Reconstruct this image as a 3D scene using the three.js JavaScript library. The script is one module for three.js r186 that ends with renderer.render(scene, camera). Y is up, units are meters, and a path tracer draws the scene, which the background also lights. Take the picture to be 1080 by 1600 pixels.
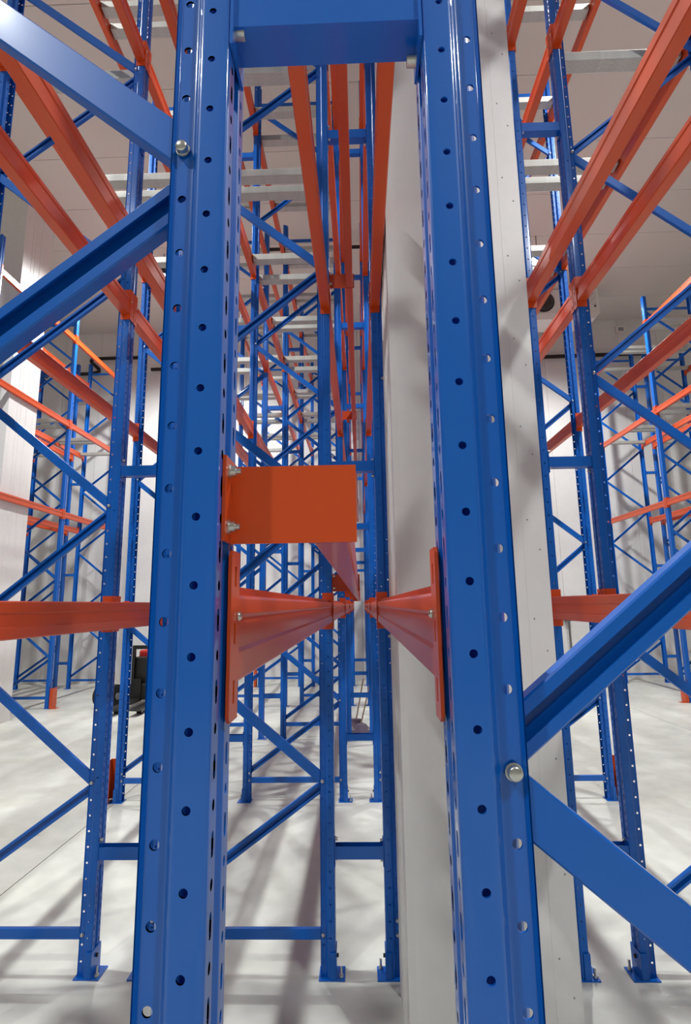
import * as THREE from 'three';
import { mergeGeometries } from 'three/addons/utils/BufferGeometryUtils.js';
import { RoundedBoxGeometry } from 'three/addons/geometries/RoundedBoxGeometry.js';

// ───────────── camera, exposure, lamp layout ─────────────
const scene = new THREE.Scene();
scene.background = new THREE.Color(0x000000);
const EYE = 1.81;
const camera = new THREE.PerspectiveCamera(87.546, 1080 / 1600, 0.05, 60);
camera.position.set(0, EYE, 0);
{
  const pitch = 0.1715, yaw = 0.0255, roll = -0.0145;
  const F = new THREE.Vector3(-Math.sin(yaw) * Math.cos(pitch), Math.sin(pitch), -Math.cos(yaw) * Math.cos(pitch));
  const R0 = new THREE.Vector3(Math.cos(yaw), 0, -Math.sin(yaw));
  const U0 = new THREE.Vector3().crossVectors(R0, F);
  const R = R0.clone().multiplyScalar(Math.cos(roll)).addScaledVector(U0, Math.sin(roll));
  const U = U0.clone().multiplyScalar(Math.cos(roll)).addScaledVector(R0, -Math.sin(roll));
  camera.quaternion.setFromRotationMatrix(new THREE.Matrix4().makeBasis(R, U, F.clone().negate()));
}
const renderer = new THREE.WebGLRenderer();
renderer.toneMapping = THREE.LinearToneMapping;
renderer.toneMappingExposure = 1.0;
renderer.shadowMap.enabled = true;

const LAMP_H = 8.7, LAMP_I = 155;
// two rows of high-bay lamps, one over each aisle; the rows go on behind the photographer
const LAMPS = [
  [-4.06, -10.2, 'stacker'], [-4.06, -3.5, 'stacker'], [-4.06, 3.2, 'stacker', 0.78],
  [3.75, -10.0, 'cooler'], [3.75, -3.35, 'cooler'], [3.75, 3.3, 'cooler', 0.78],
];

// ───────────── layout numbers (metres) ─────────────
const Z1 = 0.576, BAY = 2.387, PW = 0.085, DEPTH = 0.985, TOP = 7.9, CEIL = 9.25, BACK = 13.45;
const LEVELS = [1.68, 3.535, 5.365, 7.2];           // underside of the beam connectors
const frameZ = k => -(Z1 + BAY * (k - 1) + PW / 2);  // middle of frame k, k = 1 at the open end
const SPACER_H = [0.567, 2.59, 4.79, 6.95];
const ROWS = {
  A: { x0: -2.359, frames: [1, 2, 3, 4, 5, 6], name: 'stacker-aisle row' },
  B: { x0: -1.1415, frames: [1, 2, 3, 4, 5, 6], name: 'backstop-bracket row' },
  C: { x0: 0.0935, frames: [1, 2, 3, 4, 5, 6], name: 'clad-column row' },
  D: { x0: 1.327, frames: [1, 2, 3, 4, 5, 6], name: 'cooler-aisle row' },
  E: { x0: -6.765, frames: [4, 5, 6], name: 'row across the stacker aisle' },
  F: { x0: -7.995, frames: [5, 6], name: 'row behind, beyond the stacker aisle' },
  G: { x0: 5.84, frames: [4, 5, 6], name: 'row across the cooler aisle' },
  H: { x0: 7.07, frames: [5, 6], name: 'row behind, beyond the cooler aisle' },
};
const ORD = ['', 'first', 'second', 'third', 'fourth', 'fifth', 'sixth', 'seventh', 'eighth', 'ninth', 'tenth', 'eleventh', 'twelfth', 'thirteenth', 'fourteenth', 'fifteenth', 'sixteenth', 'seventeenth', 'eighteenth', 'nineteenth', 'twentieth'];
const LVL = ['lowest', 'second', 'third', 'top'];

// ───────────── helpers ─────────────
let seed = 12345;
const rnd = () => { seed = (seed * 1664525 + 1013904223) >>> 0; return seed / 4294967296; };
const taken = {};
function numbered(n) { const k = taken[n] = (taken[n] ?? -1) + 1; return k ? `${n}_${String(k).padStart(3, '0')}` : n; }
function tag(o, label, category, group, kind) {
  o.userData = {}; if (label) o.userData.label = label; if (category) o.userData.category = category;
  if (group) o.userData.group = group; if (kind) o.userData.kind = kind; return o;
}
function mesh(name, geo, mat, parent, pos) {
  const m = new THREE.Mesh(geo, mat); m.name = name; m.castShadow = m.receiveShadow = true;
  if (pos) m.position.set(...pos); if (parent) parent.add(m); return m;
}
function thing(name, label, category, pos = [0, 0, 0], group) {
  const o = new THREE.Group(); o.name = numbered(name); o.position.set(...pos); tag(o, label, category, group); scene.add(o); return o;
}
function solo(name, geo, mat, label, category, pos, group) {
  const m = mesh(numbered(name), geo, mat, scene, pos); tag(m, label, category, group); return m;
}
function struct(name, pos = [0, 0, 0]) { const o = new THREE.Group(); o.name = name; o.position.set(...pos); o.userData.kind = 'structure'; scene.add(o); return o; }
// box with uv in metres
function mbox(w, h, d, x = 0, y = 0, z = 0) {
  const g = new THREE.BoxGeometry(w, h, d), uv = g.attributes.uv, dims = [[d, h], [d, h], [w, d], [w, d], [w, h], [w, h]];
  for (let i = 0; i < 24; i++) { const q = dims[i >> 2]; uv.setXY(i, uv.getX(i) * q[0] + x + z, uv.getY(i) * q[1] + y); }
  g.translate(x, y, z); return g;
}
const cyl = (r, h, n = 16, r2 = r) => new THREE.CylinderGeometry(r2, r, h, n);
function tube(pts, r, n = 10, seg = 0) {
  const c = new THREE.CatmullRomCurve3(pts.map(p => new THREE.Vector3(...p)), false, 'catmullrom', 0.05);
  return new THREE.TubeGeometry(c, seg || pts.length * 6, r, n, false);
}
function polyExtrude(pts, len, holes = []) {             // closed outline in x,y extruded along z, centred
  const s = new THREE.Shape(pts.map(p => new THREE.Vector2(...p)));
  for (const h of holes) s.holes.push(new THREE.Path(h.map(p => new THREE.Vector2(...p))));
  const g = new THREE.ExtrudeGeometry(s, { depth: len, bevelEnabled: false }); g.translate(0, 0, -len / 2); return g;
}
const hexHead = (r, h) => { const g = new THREE.CylinderGeometry(r * 0.94, r, h, 6); return g; };

// ───────────── textures ─────────────
function noiseField(n, cells, oct, sd) {
  let s = sd; const r = () => { s = (s * 1664525 + 1013904223) >>> 0; return s / 4294967296; };
  const out = new Float32Array(n * n); let amp = 1, tot = 0;
  for (let o = 0; o < oct; o++) {
    const c = cells << o, lat = new Float32Array(c * c).map(() => r());
    for (let y = 0; y < n; y++) for (let x = 0; x < n; x++) {
      const fx = x / n * c, fy = y / n * c, x0 = Math.floor(fx), y0 = Math.floor(fy); let tx = fx - x0, ty = fy - y0;
      tx = tx * tx * (3 - 2 * tx); ty = ty * ty * (3 - 2 * ty);
      const a = lat[(y0 % c) * c + x0 % c], b = lat[(y0 % c) * c + (x0 + 1) % c], d = lat[((y0 + 1) % c) * c + x0 % c], e = lat[((y0 + 1) % c) * c + (x0 + 1) % c];
      out[y * n + x] += amp * ((a + (b - a) * tx) * (1 - ty) + (d + (e - d) * tx) * ty);
    }
    tot += amp; amp *= 0.55;
  }
  return out.map(v => v / tot);
}
function tex(n, fn, srgb, rep) {
  const d = new Uint8Array(n * n * 4);
  for (let i = 0; i < n * n; i++) { const c = fn(i % n, (i / n) | 0, i); d[i * 4] = c[0]; d[i * 4 + 1] = c[1]; d[i * 4 + 2] = c[2]; d[i * 4 + 3] = 255; }
  const t = new THREE.DataTexture(d, n, n); t.wrapS = t.wrapT = THREE.RepeatWrapping; t.magFilter = THREE.LinearFilter; t.minFilter = THREE.LinearMipmapLinearFilter; t.generateMipmaps = true;
  if (srgb) t.colorSpace = THREE.SRGBColorSpace; if (rep) t.repeat.set(...rep); t.needsUpdate = true; return t;
}
const cl = v => Math.max(0, Math.min(255, v));
const nA = noiseField(512, 4, 6, 11), nB = noiseField(512, 24, 4, 77), nC = noiseField(512, 64, 3, 5);
const concreteMap = tex(512, (x, y, i) => {
  const a = (nA[i] - 0.5) * 46, b = (nB[i] - 0.5) * 20, c = (nC[i] - 0.5) * 12, v = 206 + a + b + c;
  return [cl(v), cl(v + 2), cl(v - 7 - (nA[(i * 3) % nA.length] - 0.5) * 6)];
}, true, [0.22, 0.22]);
const concreteRough = tex(512, (x, y, i) => { const v = 128 + (nA[i] - 0.5) * 90 + (nB[i] - 0.5) * 60; return [v, v, v].map(cl); }, false, [0.22, 0.22]);
const peelBump = tex(256, (x, y) => { const v = 255 * nC[(y % 512) * 512 + x]; return [v, v, v]; }, false, [14, 14]);
const galvMap = tex(256, (x, y) => { const i = y * 512 + x, v = 184 + (nB[i] - 0.5) * 44 + (nC[i] - 0.5) * 36; return [cl(v), cl(v), cl(v - 6)]; }, true, [3, 3]);
const panelMap = tex(256, (x, y) => { const i = y * 512 + x, v = 226 + (nA[i] - 0.5) * 10 + (nC[i] - 0.5) * 5; return [cl(v + 1), cl(v), cl(v - 3)]; }, true, [0.5, 0.5]);

// ───────────── materials ─────────────
const P = (o) => new THREE.MeshPhysicalMaterial(o);
const M = {
  blue: P({ color: 0x0560bf, roughness: 0.4, specularIntensity: 0.4, clearcoat: 0.5, clearcoatRoughness: 0.12 }),
  bluePeel: P({ color: 0x0560bf, roughness: 0.4, specularIntensity: 0.4, clearcoat: 0.85, clearcoatRoughness: 0.07, bumpMap: peelBump, bumpScale: 0.00006 }),
  orange: P({ color: 0xd04c18, roughness: 0.4, specularIntensity: 0.6, clearcoat: 0.45, clearcoatRoughness: 0.14 }),
  zinc: P({ color: 0xc9c9c4, roughness: 0.28, metalness: 0.9 }),
  galv: P({ map: galvMap, roughness: 0.5, metalness: 0.35 }),
  panel: P({ map: panelMap, roughness: 0.42 }),
  ceiling: P({ color: 0xd8d2cc, roughness: 0.6 }),
  joint: P({ color: 0x8d8a86, roughness: 0.8 }),
  concrete: P({ map: concreteMap, roughnessMap: concreteRough, roughness: 0.8 }),
  cut: P({ color: 0x55534f, roughness: 0.95 }),
  black: P({ color: 0x161616, roughness: 0.45 }),
  rubber: P({ color: 0x1c1c1d, roughness: 0.85 }),
  pipe: P({ color: 0x241e1b, roughness: 0.8 }),
  red: P({ color: 0xb3231d, roughness: 0.4 }),
  greyPlastic: P({ color: 0x8f9093, roughness: 0.55 }),
  white: P({ color: 0xe6e4e0, roughness: 0.4 }),
  wood: P({ color: 0x6d5a47, roughness: 0.7 }),
  mop: P({ color: 0x675a6a, roughness: 0.9 }),
  lampBody: P({ color: 0x3a3c40, roughness: 0.4, metalness: 0.5 }),
  lampFace: new THREE.MeshStandardMaterial({ color: 0xffffff, emissive: 0xfffdf8, emissiveIntensity: 12 }),
  steel: P({ color: 0x9b9a97, roughness: 0.3, metalness: 1 }),
};

// ───────────── room shell ─────────────
const XL = -13.9, XR = 13.9, ZF = 15.0;
{
  const w = XR - XL, d = BACK + ZF, zc = (ZF - BACK) / 2;
  const floor = struct('floor');
  mesh('sub_base', mbox(w, 0.3, d, 0, -0.27, zc), M.cut, floor);
  const xs = [XL, -7.2, -2.35, 4.6, 9.4, XR], zs = [-BACK, 1.1, ZF], gap = 0.0035;
  for (let i = 0; i + 1 < xs.length; i++) for (let j = 0; j + 1 < zs.length; j++)
    mesh('floor_slab', mbox(xs[i + 1] - xs[i] - 2 * gap, 0.12, zs[j + 1] - zs[j] - 2 * gap, (xs[i] + xs[i + 1]) / 2, -0.06, (zs[j] + zs[j + 1]) / 2), M.concrete, floor);
  const ceil = struct('ceiling');
  mesh('ceiling_backing', mbox(w, 0.15, d, 0, CEIL + 0.095, zc), M.joint, ceil);
  for (let z = -BACK, k = 0; z < ZF - 0.01; k++) { const zz = Math.min(z + 1.15, ZF); mesh('ceiling_panel', mbox(w, 0.03, zz - z - 0.008, 0, CEIL + 0.01, (z + zz) / 2), M.ceiling, ceil); z = zz; }
  const back = struct('wall_back');
  mesh('wall_core', mbox(w, CEIL + 0.1, 0.15, 0, (CEIL + 0.1) / 2 - 0.05, -BACK - 0.095), M.joint, back);
  for (let x = XL; x < XR - 0.01; x += 0.995) { const e = Math.min(x + 0.995, XR); mesh('wall_panel', mbox(e - x - 0.007, CEIL, 0.03, (x + e) / 2, CEIL / 2, -BACK - 0.015), M.panel, back); }
  for (const [n, x] of [['wall_left', XL - 0.1], ['wall_right', XR + 0.1]]) { const s = struct(n); mesh('wall_panel', mbox(0.2, CEIL, d + 0.3, x, CEIL / 2, zc), M.panel, s); }
  const fr = struct('wall_front'); mesh('wall_panel', mbox(w, CEIL, 0.2, 0, CEIL / 2, ZF + 0.1), M.panel, fr);
}
// clad building columns: panels, corner flashings, rivets
function cladColumn(name, x0, x1, zn, zf) {
  const s = struct(name), w = x1 - x0, d = zf - zn, xc = (x0 + x1) / 2, zc = -(zn + zf) / 2, t = 0.0016, fl = 0.1;
  mesh('column_panel', mbox(w, CEIL, 0.05, xc, CEIL / 2, -zn - 0.025), M.panel, s);
  mesh('column_panel', mbox(w, CEIL, 0.05, xc, CEIL / 2, -zf + 0.025), M.panel, s);
  mesh('column_panel', mbox(0.05, CEIL, d - 0.1, x0 + 0.025, CEIL / 2, zc), M.panel, s);
  mesh('column_panel', mbox(0.05, CEIL, d - 0.1, x1 - 0.025, CEIL / 2, zc), M.panel, s);
  for (const [sx, sz, x, z] of [[1, 1, x1, -zn], [-1, 1, x0, -zn], [1, -1, x1, -zf], [-1, -1, x0, -zf]]) {
    const wx = sx > 0 ? fl : 0.03;
    const g = mergeGeometries([mbox(wx, CEIL, t, x - sx * (wx / 2 - t), CEIL / 2, z + sz * t / 2), mbox(t, CEIL, fl, x + sx * t / 2, CEIL / 2, z - sz * fl / 2)]);
    mesh('corner_flashing', g, M.panel, s);
  }
  for (let h = 0.35; h < CEIL; h += 0.42) {
    const g = new THREE.SphereGeometry(0.0035, 8, 5);
    mesh('rivet', g, M.greyPlastic, s, [x1 - 0.03, h, -zn + t]); mesh('rivet', g, M.greyPlastic, s, [x1 - 0.075, h + 0.13, -zn + t]);
  }
  for (const sgn of [0, 1]) for (const q of [0.3, 0.42, 0.62]) mesh('panel_rib', mbox(0.004, CEIL, 0.014, sgn ? x1 + 0.002 : x0 - 0.002, CEIL / 2, -(zn + d * q)), M.panel, s);
}
cladColumn('wall_column', 0.156, 0.8, 2.3, 2.9);
cladColumn('wall_column_001', -6.47, -5.83, 8.35, 9.12);

// ───────────── perforated upright (slot face towards +x, x = -u) ─────────────
function profilePoints() {
  // u = distance behind the slot face, w = half width; r = corner radius; hole column starts at a point marked h
  const half = [
    { u: 0.007, w: 0.0 }, { u: 0.007, w: 0.0085, r: 0.0018 }, { u: 0, w: 0.0125, r: 0.0018 }, { u: 0, w: 0.0165, h: 'slot' }, { u: 0, w: 0.0345 },
    { u: 0, w: 0.0425, r: 0.0045 }, { u: 0.0125, w: 0.0425, h: 'main' }, { u: 0.0335, w: 0.0425 }, { u: 0.038, w: 0.0425, r: 0.004 }, { u: 0.046, w: 0.0245, r: 0.0035 },
    { u: 0.0515, w: 0.0245, h: 'rear' }, { u: 0.0692, w: 0.0245 }, { u: 0.0698, w: 0.0245, r: 0.0006 }, { u: 0.0735, w: 0.0295 },
  ];
  const out = [], N = half.length;
  for (let i = 0; i < N; i++) {
    const p = half[i];
    if (!p.r) { out.push({ u: p.u, w: p.w, h: p.h }); continue; }
    const a = half[i - 1], b = half[i + 1];
    const la = Math.hypot(a.u - p.u, a.w - p.w), lb = Math.hypot(b.u - p.u, b.w - p.w), r = Math.min(p.r, la * 0.9, lb * 0.9);
    const A = { u: p.u + (a.u - p.u) / la * r, w: p.w + (a.w - p.w) / la * r }, B = { u: p.u + (b.u - p.u) / lb * r, w: p.w + (b.w - p.w) / lb * r };
    for (let k = 0; k <= 4; k++) { const t = k / 4, q = (1 - t) * (1 - t), m = 2 * t * (1 - t), n = t * t; out.push({ u: q * A.u + m * p.u + n * B.u, w: q * A.w + m * p.w + n * B.w }); }
  }
  return out;
}
const HOLE_MAIN = 0.0267, HOLE_REAR = 0.063, PITCH = 0.075;
function postGeometry(level) {                              // 0 plain, 1 punched sheet, 2 punched sheet with thickness
  const half = profilePoints(), pos = [], nor = [], uv = [];
  const tri = (a, b, c) => { for (const q of [a, b, c]) { pos.push(q[0], q[1], q[2]); nor.push(q[3], q[4], q[5]); uv.push(q[6], q[7]); } };
  const quad = (a, b, c, d) => { tri(a, b, c); tri(a, c, d); };
  for (const side of [1, -1]) {
    const pts = half.map(p => [-p.u, p.w * side, p.h]);
    const seg = []; let s = 0;
    for (let i = 0; i + 1 < pts.length; i++) { const dx = pts[i + 1][0] - pts[i][0], dz = pts[i + 1][1] - pts[i][1], l = Math.hypot(dx, dz); seg.push({ n: [side * dz / l, -side * dx / l], l, s }); s += l; }
    const vn = pts.map((p, i) => {
      const a = seg[Math.max(0, i - 1)].n, b = seg[Math.min(seg.length - 1, i)].n; const x = a[0] + b[0], z = a[1] + b[1], l = Math.hypot(x, z); return [x / l, z / l];
    });
    for (const layer of level === 2 ? [0, 1] : [0]) {
      const off = layer * 0.0026, sg = layer ? -1 : 1;
      for (let i = 0; i < seg.length; i++) {
        const a = pts[i], b = pts[i + 1], na = vn[i], nb = vn[i + 1], kind = a[2], S = seg[i];
        const V = (t, y) => { const nx = na[0] + (nb[0] - na[0]) * t, nz = na[1] + (nb[1] - na[1]) * t;
          return [a[0] + (b[0] - a[0]) * t - nx * off, y, a[1] + (b[1] - a[1]) * t - nz * off, nx * sg, 0, nz * sg, S.s + S.l * t, y]; };
        const Q = (p, q, r, t) => ((side > 0) === (layer === 0)) ? quad(p, t, r, q) : quad(p, q, r, t);
        if (!kind || level === 0) { Q(V(0, 0), V(1, 0), V(1, TOP), V(0, TOP)); continue; }
        // cells up the column: [bottom, top, half height of hole or 0]
        const cells = []; let y = 0;
        const add = (c, hh, cellHalf) => { if (c - cellHalf < y - 1e-6 || c + cellHalf > TOP) return; if (c - cellHalf > y + 1e-6) cells.push([y, c - cellHalf, 0]); cells.push([c - cellHalf, c + cellHalf, hh]); y = c + cellHalf; };
        for (let k = 0; k < 110; k++) {
          if (kind === 'slot') { add(HOLE_MAIN + k * PITCH, 0.006, 0.0155); add(HOLE_MAIN + PITCH / 2 + k * PITCH, 0.0125, 0.022); }
          else add((kind === 'main' ? HOLE_MAIN : HOLE_REAR) + k * PITCH, kind === 'main' ? 0.0046 : 0.0054, 0.0375);
        }
        if (y < TOP) cells.push([y, TOP, 0]);
        const hw = (kind === 'slot' ? 0.0042 : kind === 'main' ? 0.0046 : 0.0054) / S.l;
        const per = level === 2 ? 4 : 2;
        for (const [y0, y1, hh] of cells) {
          if (!hh) { Q(V(0, y0), V(1, y0), V(1, y1), V(0, y1)); continue; }
          const yc = (y0 + y1) / 2, loop = [];
          const corner = [[0, y0], [1, y0], [1, y1], [0, y1]];
          for (let e = 0; e < 4; e++) for (let k = 0; k < per; k++) {
            const t = k / per, c = corner[e], d = corner[(e + 1) % 4], o = [c[0] + (d[0] - c[0]) * t, c[1] + (d[1] - c[1]) * t];
            const ang = Math.PI * (1.25 + e * 0.5 + 0.5 * t), ca = Math.cos(ang), sa = Math.sin(ang), pw = hh > 0.01 ? 0.6 : 1;
            loop.push([o, [0.5 + hw * Math.sign(ca) * Math.abs(ca) ** pw, yc + hh * Math.sign(sa) * Math.abs(sa) ** pw]]);
          }
          for (let k = 0; k < loop.length; k++) {
            const [o0, h0] = loop[k], [o1, h1] = loop[(k + 1) % loop.length];
            Q(V(...o0), V(...o1), V(...h1), V(...h0));
            if (level === 2 && !layer) {
              const w0 = V(...h0), w1 = V(...h1), dn = 0.0026, mx = na[0], mz = na[1];
              const cx = V(0.5, yc), inn = p => { const d = [cx[0] - p[0], cx[1] - p[1], cx[2] - p[2]], l = Math.hypot(...d); return [d[0] / l, d[1] / l, d[2] / l]; };
              const mk = (p, back) => { const n = inn(p); return [p[0] - back * mx * dn, p[1], p[2] - back * mz * dn, n[0], n[1], n[2], p[6], p[7]]; };
              quad(mk(w0, 0), mk(w1, 0), mk(w1, 1), mk(w0, 1));
            }
          }
        }
      }
    }
  }
  const g = new THREE.BufferGeometry();
  g.setAttribute('position', new THREE.Float32BufferAttribute(pos, 3)); g.setAttribute('normal', new THREE.Float32BufferAttribute(nor, 3)); g.setAttribute('uv', new THREE.Float32BufferAttribute(uv, 2));
  return g;
}
const POST = [postGeometry(0), postGeometry(1), postGeometry(2)];

// ───────────── frames ─────────────
const CHW = 0.05, CHD = 0.0225, CHT = 0.0022, LIP = 0.0145;
// orient: after the turns below the channel runs along x, its web normal is +z
function channel(len) {
  const a = CHW / 2, t = CHT, D = CHD, s = [[-a + t, 0], [a - t, 0], [a, -t], [a, -D + t], [a - t, -D], [a - LIP, -D], [a - LIP, -D + t], [a - t, -D + t], [a - t, -t], [-a + t, -t], [-a + t, -D + t], [-a + LIP, -D + t], [-a + LIP, -D], [-a + t, -D], [-a, -D + t], [-a, -t]];
  const g = polyExtrude(s.map(([x, y]) => [x, y]), len);  // across = x, depth = y, length = z
  const m = new THREE.Matrix4().set(0, 0, 1, 0, 1, 0, 0, 0, 0, 1, 0, 0, 0, 0, 0, 1); // (x,y,z) -> (z, x, y)
  g.applyMatrix4(m); return g;
}
const HN = []; { HN.push(0.25); for (let k = 1; k <= 10; k++) HN.push(0.15 + 0.742 * k); }
const boltGeo = (() => { const a = cyl(0.0078, 0.007, 18), b = new THREE.SphereGeometry(0.0078, 18, 6, 0, 6.2832, 0, 1.5708); b.scale(1, 0.45, 1); b.translate(0, 0.0035, 0); const w = cyl(0.0092, 0.0016, 14); w.translate(0, -0.0034, 0); const g = mergeGeometries([a.toNonIndexed(), b.toNonIndexed(), w.toNonIndexed()]); g.rotateX(Math.PI / 2); return g; })();
const basePlateGeo = mbox(0.128, 0.006, 0.106, -0.0185, 0.003, 0);
const shoeGeo = mergeGeometries([mbox(0.004, 0.115, 0.1, 0.0025, 0.0635, 0), mbox(0.03, 0.115, 0.004, -0.0125, 0.0635, 0.048), mbox(0.03, 0.115, 0.004, -0.0125, 0.0635, -0.048)]);
const anchorGeo = (() => { const a = cyl(0.006, 0.045, 10); a.translate(0, 0.0285, 0); const b = hexHead(0.0125, 0.01); b.translate(0, 0.013, 0); return mergeGeometries([a.toNonIndexed(), b.toNonIndexed()]); })();
const shoeBolt = (() => { const g = hexHead(0.009, 0.01); g.rotateZ(-Math.PI / 2); return g; })();
const hw = DEPTH / 2;
const diagLen = (() => { const run = DEPTH - 0.072; return h => Math.hypot(run, h) - 0.045; })();
const chCache = {}; const ch = l => chCache[l.toFixed(3)] ??= channel(l);
function makeFrame(level, detail) {
  const g = new THREE.Group(), pm = level === 2 ? M.bluePeel : M.blue;
  mesh('post', POST[level], pm, g, [hw, 0.006, 0]);
  mesh('post', POST[level], pm, g, [-hw, 0.006, 0]).rotation.y = Math.PI;
  for (const s of [1, -1]) {
    const b = mesh('base_plate', basePlateGeo, M.blue, g, [s * hw, 0, 0]); if (s < 0) b.rotation.y = Math.PI;
    if (detail) {
      const sh = mesh('foot_shoe', shoeGeo, M.blue, g, [s * hw, 0, 0]); if (s < 0) sh.rotation.y = Math.PI;
      mesh('bolt', shoeBolt, M.black, sh, [0.009, 0.085, 0]);
      mesh('anchor_bolt', anchorGeo, M.zinc, b, [0.027, 0, 0.03]);
    }
  }
  const uA = 0.036;
  for (let k = 0; k < 10; k++) {
    const h0 = HN[k], h1 = HN[k + 1], up = k % 2 === 0;     // even: from the low left node up to the right node
    const len = diagLen(h1 - h0), ang = Math.atan2(h1 - h0, DEPTH - 2 * uA) * (up ? 1 : -1);
    const m = mesh('brace', ch(len), M.blue, g, [0, (h0 + h1) / 2, up ? -0.023 : 0.0235]);
    m.rotation.z = ang;
    if (up) m.rotation.set(0, Math.PI, -ang);               // open side towards the photographer
  }
  for (const h of [0.19, 7.63]) mesh('cross_strut', ch(DEPTH - 0.1), M.blue, g, [0, h, 0.0235]);
  if (detail) {
    for (let k = 0; k <= 10; k++) mesh('bolt', boltGeo, M.zinc, g, [(k % 2 ? 1 : -1) * (hw - 0.0605), HN[k] + (k % 2 ? 0.012 : 0.004), 0.031]);
    for (const s of [-1, 1]) mesh('bolt', boltGeo, M.zinc, g, [s * (hw - 0.0605), 0.19, 0.031]);
  }
  return g;
}
const frameProto = [makeFrame(0, false), makeFrame(1, true), makeFrame(2, true)];
for (const [key, row] of Object.entries(ROWS)) for (const k of row.frames) {
  const level = k === 1 && (key === 'B' || key === 'C') ? 2 : (k === 2 || k === 3) && 'ABCD'.includes(key) ? 1 : 0;
  const o = frameProto[level].clone(); o.name = numbered('upright_frame'); o.position.set(row.x0 + hw, 0, frameZ(k)); scene.add(o);
  tag(o, `blue braced upright frame, ${7 - k === 1 ? 'nearest' : ORD[7 - k] + ' from'} the back wall, ${row.name}`, 'rack frame', 'blue upright frames of the pallet racks');
}

// ───────────── beams ─────────────
const BW = 0.055, BH = 0.12, BLEN = BAY - PW - 0.012;
const beamBar = (() => {         // outline: x from 0 (outer face) to -BW, y from 0 to BH
  const o = [[-0.004, 0], [-BW + 0.004, 0], [-BW, 0.004], [-BW, 0.036], [-BW + 0.005, 0.041], [-BW + 0.005, 0.079], [-BW, 0.084], [-BW, BH - 0.004], [-BW + 0.004, BH], [-0.016, BH], [-0.018, BH - 0.012], [-0.004, BH - 0.0125], [0, BH - 0.017], [0, 0.084], [-0.005, 0.079], [-0.005, 0.041], [0, 0.036], [0, 0.004]];
  return polyExtrude(o.reverse(), BLEN);
})();
const connLeg = (() => {         // plate lying on the slot face, outline in z (across) and y
  const w = 0.042, h = 0.195, sl = (c, hh) => [[-0.004, c - hh], [0.004, c - hh], [0.004, c + hh], [-0.004, c + hh]];
  const g = polyExtrude([[-w / 2, 0.006], [-w / 2 + 0.006, 0], [w / 2, 0], [w / 2, h], [-w / 2 + 0.006, h], [-w / 2, h - 0.006]], 0.004, [sl(0.032, 0.013), sl(0.098, 0.012), sl(0.165, 0.012)]);
  g.rotateY(Math.PI / 2); return g;   // normal along x ; across along -z
})();
const connSide = mbox(BW, 0.195, 0.0045, -BW / 2, 0.0975, 0);
const pinGeo = (() => { const g = new THREE.SphereGeometry(0.0055, 8, 6); g.scale(0.8, 1, 1); return g; })();
function makeBeam(pins) {        // outer face looks towards +x, origin at the connector foot level, middle of the bay
  const g = new THREE.Group();
  mesh('beam_bar', beamBar, M.orange, g, [0, 0.036, 0]);
  for (const s of [-1, 1]) {
    const c = mesh('end_connector', connSide, M.orange, g, [0, 0, s * (BLEN / 2 + 0.0025)]);
    const l = mesh('hook_plate', connLeg, M.orange, c, [0.003, 0, s * 0.0215]); if (s < 0) l.scale.z = -1;
    if (pins) mesh('safety_pin', pinGeo, M.zinc, c, [0.0065, 0.118, s * 0.008]);
  }
  return g;
}
const beamNear = makeBeam(true), beamFar = makeBeam(false);
for (const [key, row] of Object.entries(ROWS)) for (let i = 0; i + 1 < row.frames.length; i++) for (let l = 0; l < 4; l++) for (const s of [-1, 1]) {
  const k = row.frames[i];
  const o = (k <= 2 ? beamNear : beamFar).clone(); o.name = numbered('pallet_beam');
  o.position.set(row.x0 + hw + s * (hw + 0.002), LEVELS[l], (frameZ(k) + frameZ(k + 1)) / 2); if (s < 0) o.rotation.y = Math.PI;
  scene.add(o);
  const aisle = (key === 'A' || key === 'G' || key === 'H') ? s < 0 : (key === 'D' || key === 'E' || key === 'F') ? s > 0 : key === 'B' ? s > 0 : s < 0;
  const side = 'BC'.includes(key) ? (aisle ? 'flue side' : 'outer side') : (aisle ? 'aisle side' : 'inner side');
  tag(o, `orange ${LVL[l]} level beam, ${side}, ${row.name}, ${6 - k === 1 ? 'last' : ORD[6 - k]} bay ${6 - k === 1 ? 'at' : 'from'} back wall`, 'rack beam', 'orange pallet beams');
}

// ───────────── galvanised pallet support bars, upper two levels ─────────────
const barBody = new RoundedBoxGeometry(DEPTH - 2 * BW - 0.008, 0.07, 0.1, 1, 0.006);
const barHook = mbox(0.05, 0.004, 0.09);
const barProto = (() => {
  const g = new THREE.Group();
  mesh('bar_body', barBody, M.galv, g, [0, -0.036, 0]);
  for (const s of [-1, 1]) mesh('end_hook', barHook, M.galv, g, [s * (hw - BW + 0.012), 0.0025, 0]);
  return g;
})();
for (const [key, row] of Object.entries(ROWS)) for (const l of 'EF'.includes(key) ? [2] : [2, 3]) {
  let n = 0;
  for (let i = row.frames.length - 2; i >= 0; i--) for (const off of [2.22, 1.29, 1.1, 0.2]) {
    n++; const k = row.frames[i]; if (k === 1) continue;
    const o = barProto.clone(); o.name = numbered('support_bar'); o.position.set(row.x0 + hw, LEVELS[l] + 0.036 + BH, -(Z1 + BAY * (k - 1) + off)); scene.add(o);
    tag(o, `galvanised support bar, ${LVL[l]} level, ${row.name}, ${ORD[n]} from back wall`, 'support bar', 'galvanised pallet support bars');
  }
}

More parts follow.
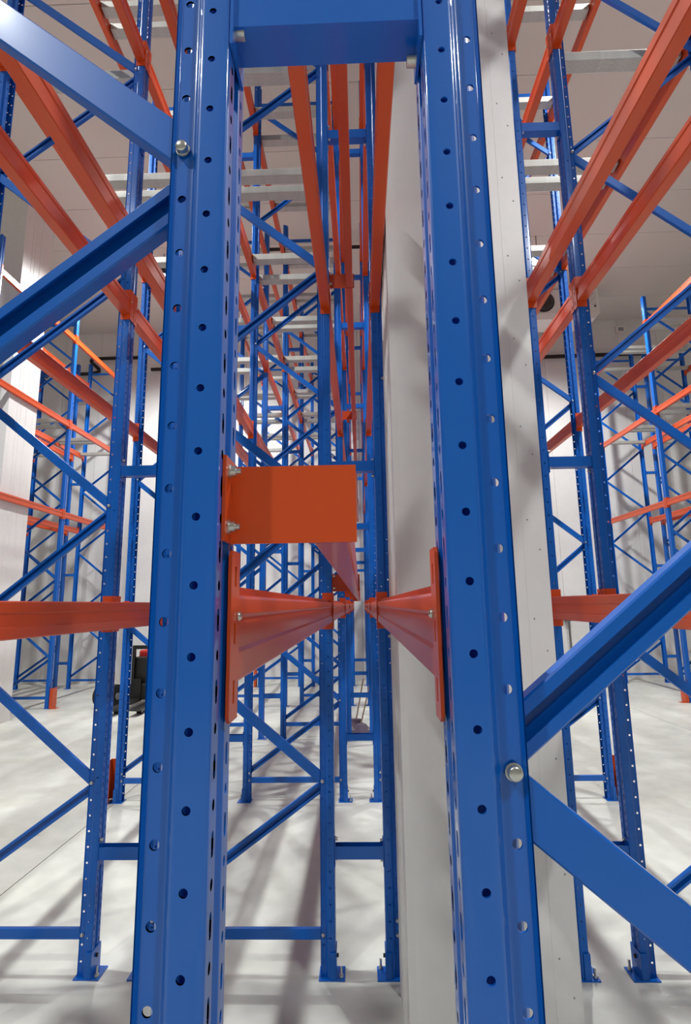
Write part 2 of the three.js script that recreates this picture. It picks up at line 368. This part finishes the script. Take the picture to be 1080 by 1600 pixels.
// ───────────── row spacers ─────────────
const GAPW = ROWS.C.x0 - (ROWS.B.x0 + DEPTH);
function makeSpacer(w, detail) {
  const g = new THREE.Group(), t = 0.0025, H = 0.06, D = 0.052;
  mesh('channel', mergeGeometries([mbox(w - 0.009, H, t, 0, H / 2, D / 2), mbox(w - 0.009, H, t, 0, H / 2, -D / 2), mbox(w - 0.009, t, D - t, 0, t / 2, 0)]), M.blue, g);
  for (const s of [-1, 1]) {
    const p = mesh('end_plate', mbox(0.004, 0.12, 0.066, 0, 0, 0), M.blue, g, [s * (w / 2 - 0.0025), 0.028, 0]);
    if (detail) for (const y of [-0.046, 0.046]) {
      const b = mesh('bolt', hexHead(0.0085, 0.012), M.zinc, p, [-s * 0.008, s > 0 ? y : y + 0.02, s > 0 ? -0.012 : 0.016]); b.rotation.z = Math.PI / 2;
    }
  }
  return g;
}
const spNear = makeSpacer(GAPW, true), spFar = makeSpacer(GAPW, false);
const SPN = { AB: 'behind the stacker-aisle row', BC: 'beside the backstop brackets', CD: 'behind the cooler-aisle row', FE: 'across the stacker aisle', GH: 'across the cooler aisle' };
const gaps = [['A', 'B'], ['B', 'C'], ['C', 'D'], ['F', 'E'], ['G', 'H']];
for (const [a, b] of gaps) for (const k of ROWS[b].frames.filter(f => ROWS[a].frames.includes(f))) SPACER_H.forEach((h, i) => {
  const xa = ROWS[a].x0 + DEPTH, xb = ROWS[b].x0, o = (k <= 2 ? spNear : spFar).clone();
  o.name = numbered('row_spacer'); o.position.set((xa + xb) / 2, h - 0.03, frameZ(k) + 0.012); o.scale.x = (xb - xa) / GAPW; scene.add(o);
  tag(o, `blue ${LVL[i]} row spacer, ${SPN[a + b]}, ${ORD[7 - k]} frame from back wall`, 'row spacer', 'blue row spacers');
});

// ───────────── pallet backstops in the flue ─────────────
const xBr = ROWS.B.x0 + DEPTH;
const stopPlate = polyExtrude([[0, 0], [0.149, 0], [0.149, 0.094], [0, 0.094]], 0.004);
const stopFlange = (() => { const g = polyExtrude([[-0.026, 0.012], [-0.016, 0], [0.03, 0], [0.03, 0.1], [-0.026, 0.1]], 0.004); g.rotateY(-Math.PI / 2); return g; })();
const nutGeo = (() => { const a = cyl(0.0085, 0.002, 14), b = hexHead(0.0068, 0.006), c = cyl(0.0035, 0.009, 8); b.translate(0, 0.004, 0); c.translate(0, 0.008, 0); const g = mergeGeometries([a.toNonIndexed(), b.toNonIndexed(), c.toNonIndexed()]); g.rotateZ(-Math.PI / 2); return g; })();
for (const l of [0, 1]) for (let k = 1; k <= 6; k++) {
  const o = thing('backstop_bracket', `orange folded backstop bracket over ${LVL[l]} beams, ${ORD[7 - k]} frame from back wall`, 'bracket', [xBr + 0.0025, LEVELS[l] + 0.203, frameZ(k) - 0.012], 'orange backstop brackets in the flue');
  mesh('stop_plate', stopPlate, M.orange, o, [0.002, 0, 0.0]);
  mesh('mounting_flange', stopFlange, M.orange, o, [0.0, 0, 0.006]);
  if (k <= 2) for (const y of [0.018, 0.084]) mesh('bolt', nutGeo, M.zinc, o, [0.003, y, 0.02]);
  if (k < 6) {
    const len = BAY - 0.008;
    const b = thing('backstop_beam', `orange backstop beam in the flue over ${LVL[l]} beams, ${6 - k === 1 ? 'last' : ORD[6 - k]} bay ${6 - k === 1 ? 'at' : 'from'} back wall`, 'backstop beam', [-0.034, LEVELS[l] + 0.203, frameZ(k) - 0.012 - BAY / 2], 'orange backstop beams in the flue');
    mesh('beam_bar', polyExtrude([[-0.022, 0.003], [-0.019, 0], [0.019, 0], [0.022, 0.003], [0.022, 0.085], [0.019, 0.088], [-0.019, 0.088], [-0.022, 0.085]], len - 0.004), M.orange, b);
    for (const s of [-1, 1]) mesh('end_plate', mbox(0.05, 0.09, 0.003, 0, 0.045, 0), M.orange, b, [0, 0, s * (len / 2 - 0.0018)]);
  }
}

// ───────────── column guards at the aisle posts ─────────────
const guardGeo = mergeGeometries([mbox(0.005, 0.36, 0.15, -0.085, 0.186, 0), mbox(0.05, 0.36, 0.005, -0.0625, 0.186, 0.0725), mbox(0.05, 0.36, 0.005, -0.0625, 0.186, -0.0725)]);
for (const [key, s] of [['A', -1], ['D', 1], ['E', 1], ['G', -1]]) for (const k of ROWS[key].frames) {
  if (k < 3) continue;
  const g = thing('post_guard', `orange steel guard, ${ORD[7 - k]} post from back wall, ${ROWS[key].name}`, 'post guard', [s > 0 ? ROWS[key].x0 + DEPTH : ROWS[key].x0, 0, frameZ(k)], 'orange post guards along the aisles');
  if (s > 0) g.rotation.y = Math.PI;
  mesh('guard_shell', guardGeo, M.orange, g);
  mesh('floor_flange', mbox(0.075, 0.006, 0.11, -0.125, 0.003, 0), M.orange, g);
  mesh('anchor_bolt', anchorGeo, M.zinc, g, [-0.13, 0, 0]);
}

// ───────────── high-bay lamps ─────────────
const lampProfile = [[0.001, 0.2], [0.05, 0.2], [0.055, 0.1], [0.13, 0.09], [0.165, 0.06], [0.17, 0.0], [0.15, -0.006], [0.001, -0.006]].map(p => new THREE.Vector2(...p));
LAMPS.forEach(([x, z, aisle, output = 1], i) => {
  const o = thing('high_bay_lamp', `round white glowing high bay lamp over the ${aisle} aisle, ${ORD[i % 3 + 1]} from back wall`, 'lamp', [x, LAMP_H, z], 'high bay lamps over the aisles');
  mesh('lamp_housing', new THREE.LatheGeometry(lampProfile.slice(0, 6).reverse(), 28), M.lampBody, o);
  mesh('lamp_lens', (() => { const g = new THREE.CircleGeometry(0.15, 28); g.rotateX(Math.PI / 2); return g; })(), M.lampFace, o, [0, -0.004, 0]);
  mesh('suspension_rod', cyl(0.008, CEIL - LAMP_H - 0.2, 8), M.lampBody, o, [0, (CEIL - LAMP_H + 0.2) / 2, 0]);
  const s = new THREE.SpotLight(0xfcfefd, LAMP_I * output, 0, 1.36, 0.35, 2); s.position.set(0, -0.02, 0); s.target.position.set(0, -5, 0);
  s.castShadow = true; s.shadow.radius = 7; s.shadow.mapSize.set(2048, 2048); o.add(s); o.add(s.target); s.name = 'lamp_light';
});

// ───────────── back-wall fittings ─────────────
{
  const pz = -BACK + 0.12;
  const p1 = thing('insulated_pipe', 'black insulated pipe with a zigzag jog on the back wall beyond stacker aisle', 'pipe');
  mesh('pipe_run', tube([[-8.9, 8.02, pz], [-7.15, 8.02, pz], [-6.95, 8.06, pz], [-6.9, 8.12, pz], [-7.15, 8.36, pz], [-7.15, 8.42, pz], [-7.0, 8.45, pz], [-5.75, 8.45, pz]], 0.045, 10, 80), M.pipe, p1);
  for (const x of [-8.4, -6.4]) mesh('pipe_clip', mbox(0.05, 0.11, 0.07, x, x < -7 ? 8.02 : 8.45, -BACK + 0.038), M.steel, p1);
  const p2 = thing('insulated_pipe', 'short black insulated pipe on the back wall between the two aisle rows', 'pipe');
  mesh('pipe_run', tube([[-5.5, 8.1, pz], [-4.2, 8.1, pz], [-3.2, 8.1, pz]], 0.045, 10), M.pipe, p2); mesh('pipe_clip', mbox(0.05, 0.11, 0.07, -4.4, 8.1, -BACK + 0.038), M.steel, p2);
  const p3 = thing('insulated_pipe', 'dark insulated pipe with a hanging stub on the back wall under the cooler', 'pipe');
  mesh('pipe_run', tube([[4.3, 8.16, pz], [6.0, 8.18, pz], [7.95, 8.2, pz]], 0.05, 10), M.pipe, p3); for (const x of [4.7, 6.6]) mesh('pipe_clip', mbox(0.05, 0.11, 0.068, x, 8.18, -BACK + 0.037), M.steel, p3); mesh('drain_stub', tube([[7.2, 8.16, pz + 0.02], [7.2, 8.0, pz + 0.02], [7.2, 7.85, pz + 0.02]], 0.035, 8), M.pipe, p3);
  const p4 = thing('insulated_pipe', 'thin dark pipe hung crosswise under the ceiling above the flue', 'pipe');
  mesh('pipe_run', tube([[-3.0, 9.05, -9.9], [0, 9.05, -9.9], [2.6, 9.05, -9.9]], 0.035, 8), M.pipe, p4);
  for (const x of [-2.4, 0.2, 2.2]) mesh('hanger', cyl(0.006, 0.2, 6), M.steel, p4, [x, 9.15, -9.9]);
  const box = thing('junction_box', 'small white square box high on the back wall right of the cooler', 'junction box', [7.05, 8.92, -BACK]);
  mesh('box_shell', new RoundedBoxGeometry(0.24, 0.2, 0.08, 2, 0.012), M.white, box, [0, 0, 0.041]); mesh('box_grille', mbox(0.14, 0.1, 0.006), M.greyPlastic, box, [0, 0, 0.083]);
  const h = thing('pull_bar', 'pale vertical pull bar on two standoffs fixed to the back wall', 'handle', [5.04, 0.42, -BACK]);
  mesh('bar', new RoundedBoxGeometry(0.05, 0.96, 0.025, 2, 0.008), M.steel, h, [0, 0.48, 0.09]);
  for (const y of [0.03, 0.93]) mesh('standoff', mbox(0.16, 0.05, 0.085), M.steel, h, [-0.03, y, 0.0435]);
}
// ceiling cooler (evaporator)
{
  const o = thing('ceiling_cooler', 'white ceiling cooler box with round dark fan grilles and slanted drip tray', 'cooler', [5.0, CEIL, -12.2]);
  mesh('casing', new RoundedBoxGeometry(1.7, 0.62, 0.55, 2, 0.015), M.white, o, [0, -0.33, 0]);
  const tray = polyExtrude([[-0.86, 0], [0.86, 0], [0.7, -0.17], [-0.7, -0.17]], 0.6); mesh('drip_tray', tray, M.white, o, [0, -0.645, 0]);
  for (const x of [-0.48, 0.28]) {
    const f = mesh('fan_shroud', (() => { const g = new THREE.TorusGeometry(0.25, 0.02, 8, 32); return g; })(), M.black, o, [x, -0.34, 0.285]);
    mesh('fan_disc', (() => { const g = cyl(0.24, 0.01, 28); g.rotateX(Math.PI / 2); return g; })(), M.black, f, [0, 0, -0.002]);
    mesh('hub', (() => { const g = cyl(0.07, 0.04, 18); g.rotateX(Math.PI / 2); return g; })(), M.rubber, f, [0, 0, 0.015]);
    mesh('guard_wire', mergeGeometries([0.08, 0.13, 0.18, 0.22].map(r => new THREE.TorusGeometry(r, 0.004, 5, 28))), M.greyPlastic, f, [0, 0, 0.03]).userData.kind = 'stuff';
  }
  const c = document.createElement('canvas'); c.width = 128; c.height = 256; const x = c.getContext('2d'); x.fillStyle = '#e4e2de'; x.fillRect(0, 0, 128, 256); x.fillStyle = '#55504e';
  for (let i = 0; i < 9; i++) for (let j = 0; j < 4; j++) if ((i * 7 + j * 3) % 4) x.fillRect(14 + j * 26, 18 + i * 22, 16, 6); x.fillRect(74, 206, 34, 34);
  const t = new THREE.CanvasTexture(c); t.colorSpace = THREE.SRGBColorSpace;
  mesh('data_plate', mbox(0.2, 0.42, 0.004).copy(new THREE.BoxGeometry(0.2, 0.42, 0.004)), P({ map: t, roughness: 0.5 }), o, [0.7, -0.33, 0.278]);
  mesh('supply_pipe', tube([[0.55, 0.0, 0.1], [0.55, -0.03, 0.33], [0.6, -0.2, 0.34]], 0.03, 8), M.pipe, o);
}
// electric pallet stacker in the aisle
{
  const o = thing('pallet_stacker', 'black and red walk-behind pallet stacker parked in the aisle', 'pallet stacker', [-4.06, 0, -10.55]); o.rotation.y = Math.PI / 2;
  mesh('chassis', new RoundedBoxGeometry(0.62, 0.3, 0.72, 2, 0.03), M.black, o, [0.2, 0.24, 0]);
  mesh('motor_cover', new RoundedBoxGeometry(0.3, 0.62, 0.62, 3, 0.05), M.red, o, [0.28, 0.68, 0]);
  mesh('battery_box', new RoundedBoxGeometry(0.2, 0.5, 0.66, 2, 0.02), M.black, o, [0.06, 0.62, 0]);
  for (const s of [-1, 1]) {
    mesh('mast_rail', mbox(0.07, 1.0, 0.05), M.black, o, [-0.1, 0.58, s * 0.3]);
    const f = mesh('fork', mergeGeometries([mbox(1.05, 0.05, 0.15, -0.62, 0.1, 0), mbox(0.05, 0.4, 0.15, -0.12, 0.28, 0)]), M.black, o, [0, 0, s * 0.2]);
    mesh('fork_tip', polyExtrude([[0, -0.025], [-0.12, 0.005], [-0.12, 0.02], [0, 0.025]], 0.14), M.black, f, [-1.14, 0.1, 0]);
    const w = mesh('load_wheel', (() => { const g = cyl(0.04, 0.08, 18); g.rotateX(Math.PI / 2); return g; })(), M.rubber, f, [-0.95, 0.041, 0]);
    mesh('hub', (() => { const g = cyl(0.018, 0.084, 10); g.rotateX(Math.PI / 2); return g; })(), M.steel, w);
  }
  mesh('drive_wheel', (() => { const g = cyl(0.115, 0.08, 24); g.rotateX(Math.PI / 2); return g; })(), M.rubber, o, [0.3, 0.116, 0]);
  mesh('cross_bar', mbox(0.05, 0.07, 0.65), M.black, o, [-0.1, 1.06, 0]);
  const t = mesh('tiller', tube([[0.42, 0.6, 0], [0.55, 0.9, 0], [0.66, 1.15, 0]], 0.02, 8), M.black, o); mesh('tiller_grip', (() => { const g = cyl(0.018, 0.3, 10); g.rotateX(Math.PI / 2); return g; })(), M.rubber, t, [0.66, 1.16, 0]);
  const r = thing('film_roll', 'dark round roll with pale core lying beside the pallet stacker', 'roll', [-4.68, 0.21, -10.2]); r.rotation.y = -0.35;
  mesh('roll_body', (() => { const g = cyl(0.21, 0.4, 28); g.rotateZ(Math.PI / 2); return g; })(), M.rubber, r); mesh('core', (() => { const g = cyl(0.06, 0.42, 18); g.rotateZ(Math.PI / 2); return g; })(), M.greyPlastic, r);
}
// two mops left in the flue
for (const [x, z, tx, tz, lab] of [[-0.03, -8.15, 0.13, -9.25, 'floor mop with grey purple head and dark handle leaning in the flue'], [-0.1, -8.5, 0.02, -9.65, 'second mop with thin pale handle and flat grey head in the flue']]) {
  const o = thing('floor_mop', lab, 'mop', [x, 0, z], 'mops in the flue');
  const fl = lab.startsWith('floor');
  mesh('mop_plate', fl ? new RoundedBoxGeometry(0.3, 0.03, 0.12, 2, 0.01) : new RoundedBoxGeometry(0.22, 0.03, 0.1, 2, 0.01), M.greyPlastic, o, [0, 0.03, 0]);
  mesh('mop_fringe', (() => { const g = new THREE.CylinderGeometry(0.07, fl ? 0.16 : 0.1, 0.1, 18, 3); const p = g.attributes.position; for (let i = 0; i < p.count; i++) { const a = Math.atan2(p.getZ(i), p.getX(i)); const k = 1 + 0.09 * Math.sin(a * 9); p.setX(i, p.getX(i) * k); p.setZ(i, p.getZ(i) * k * 0.7); } g.computeVertexNormals(); return g; })(), M.mop, o, [0, 0.055, 0]);
  mesh('handle', tube([[0, 0.1, 0], [(tx - x) * 0.5, 0.31, (tz - z) * 0.5], [tx - x, 0.53, tz - z]], 0.011, 8), M.wood, o);
}

renderer.render(scene, camera);
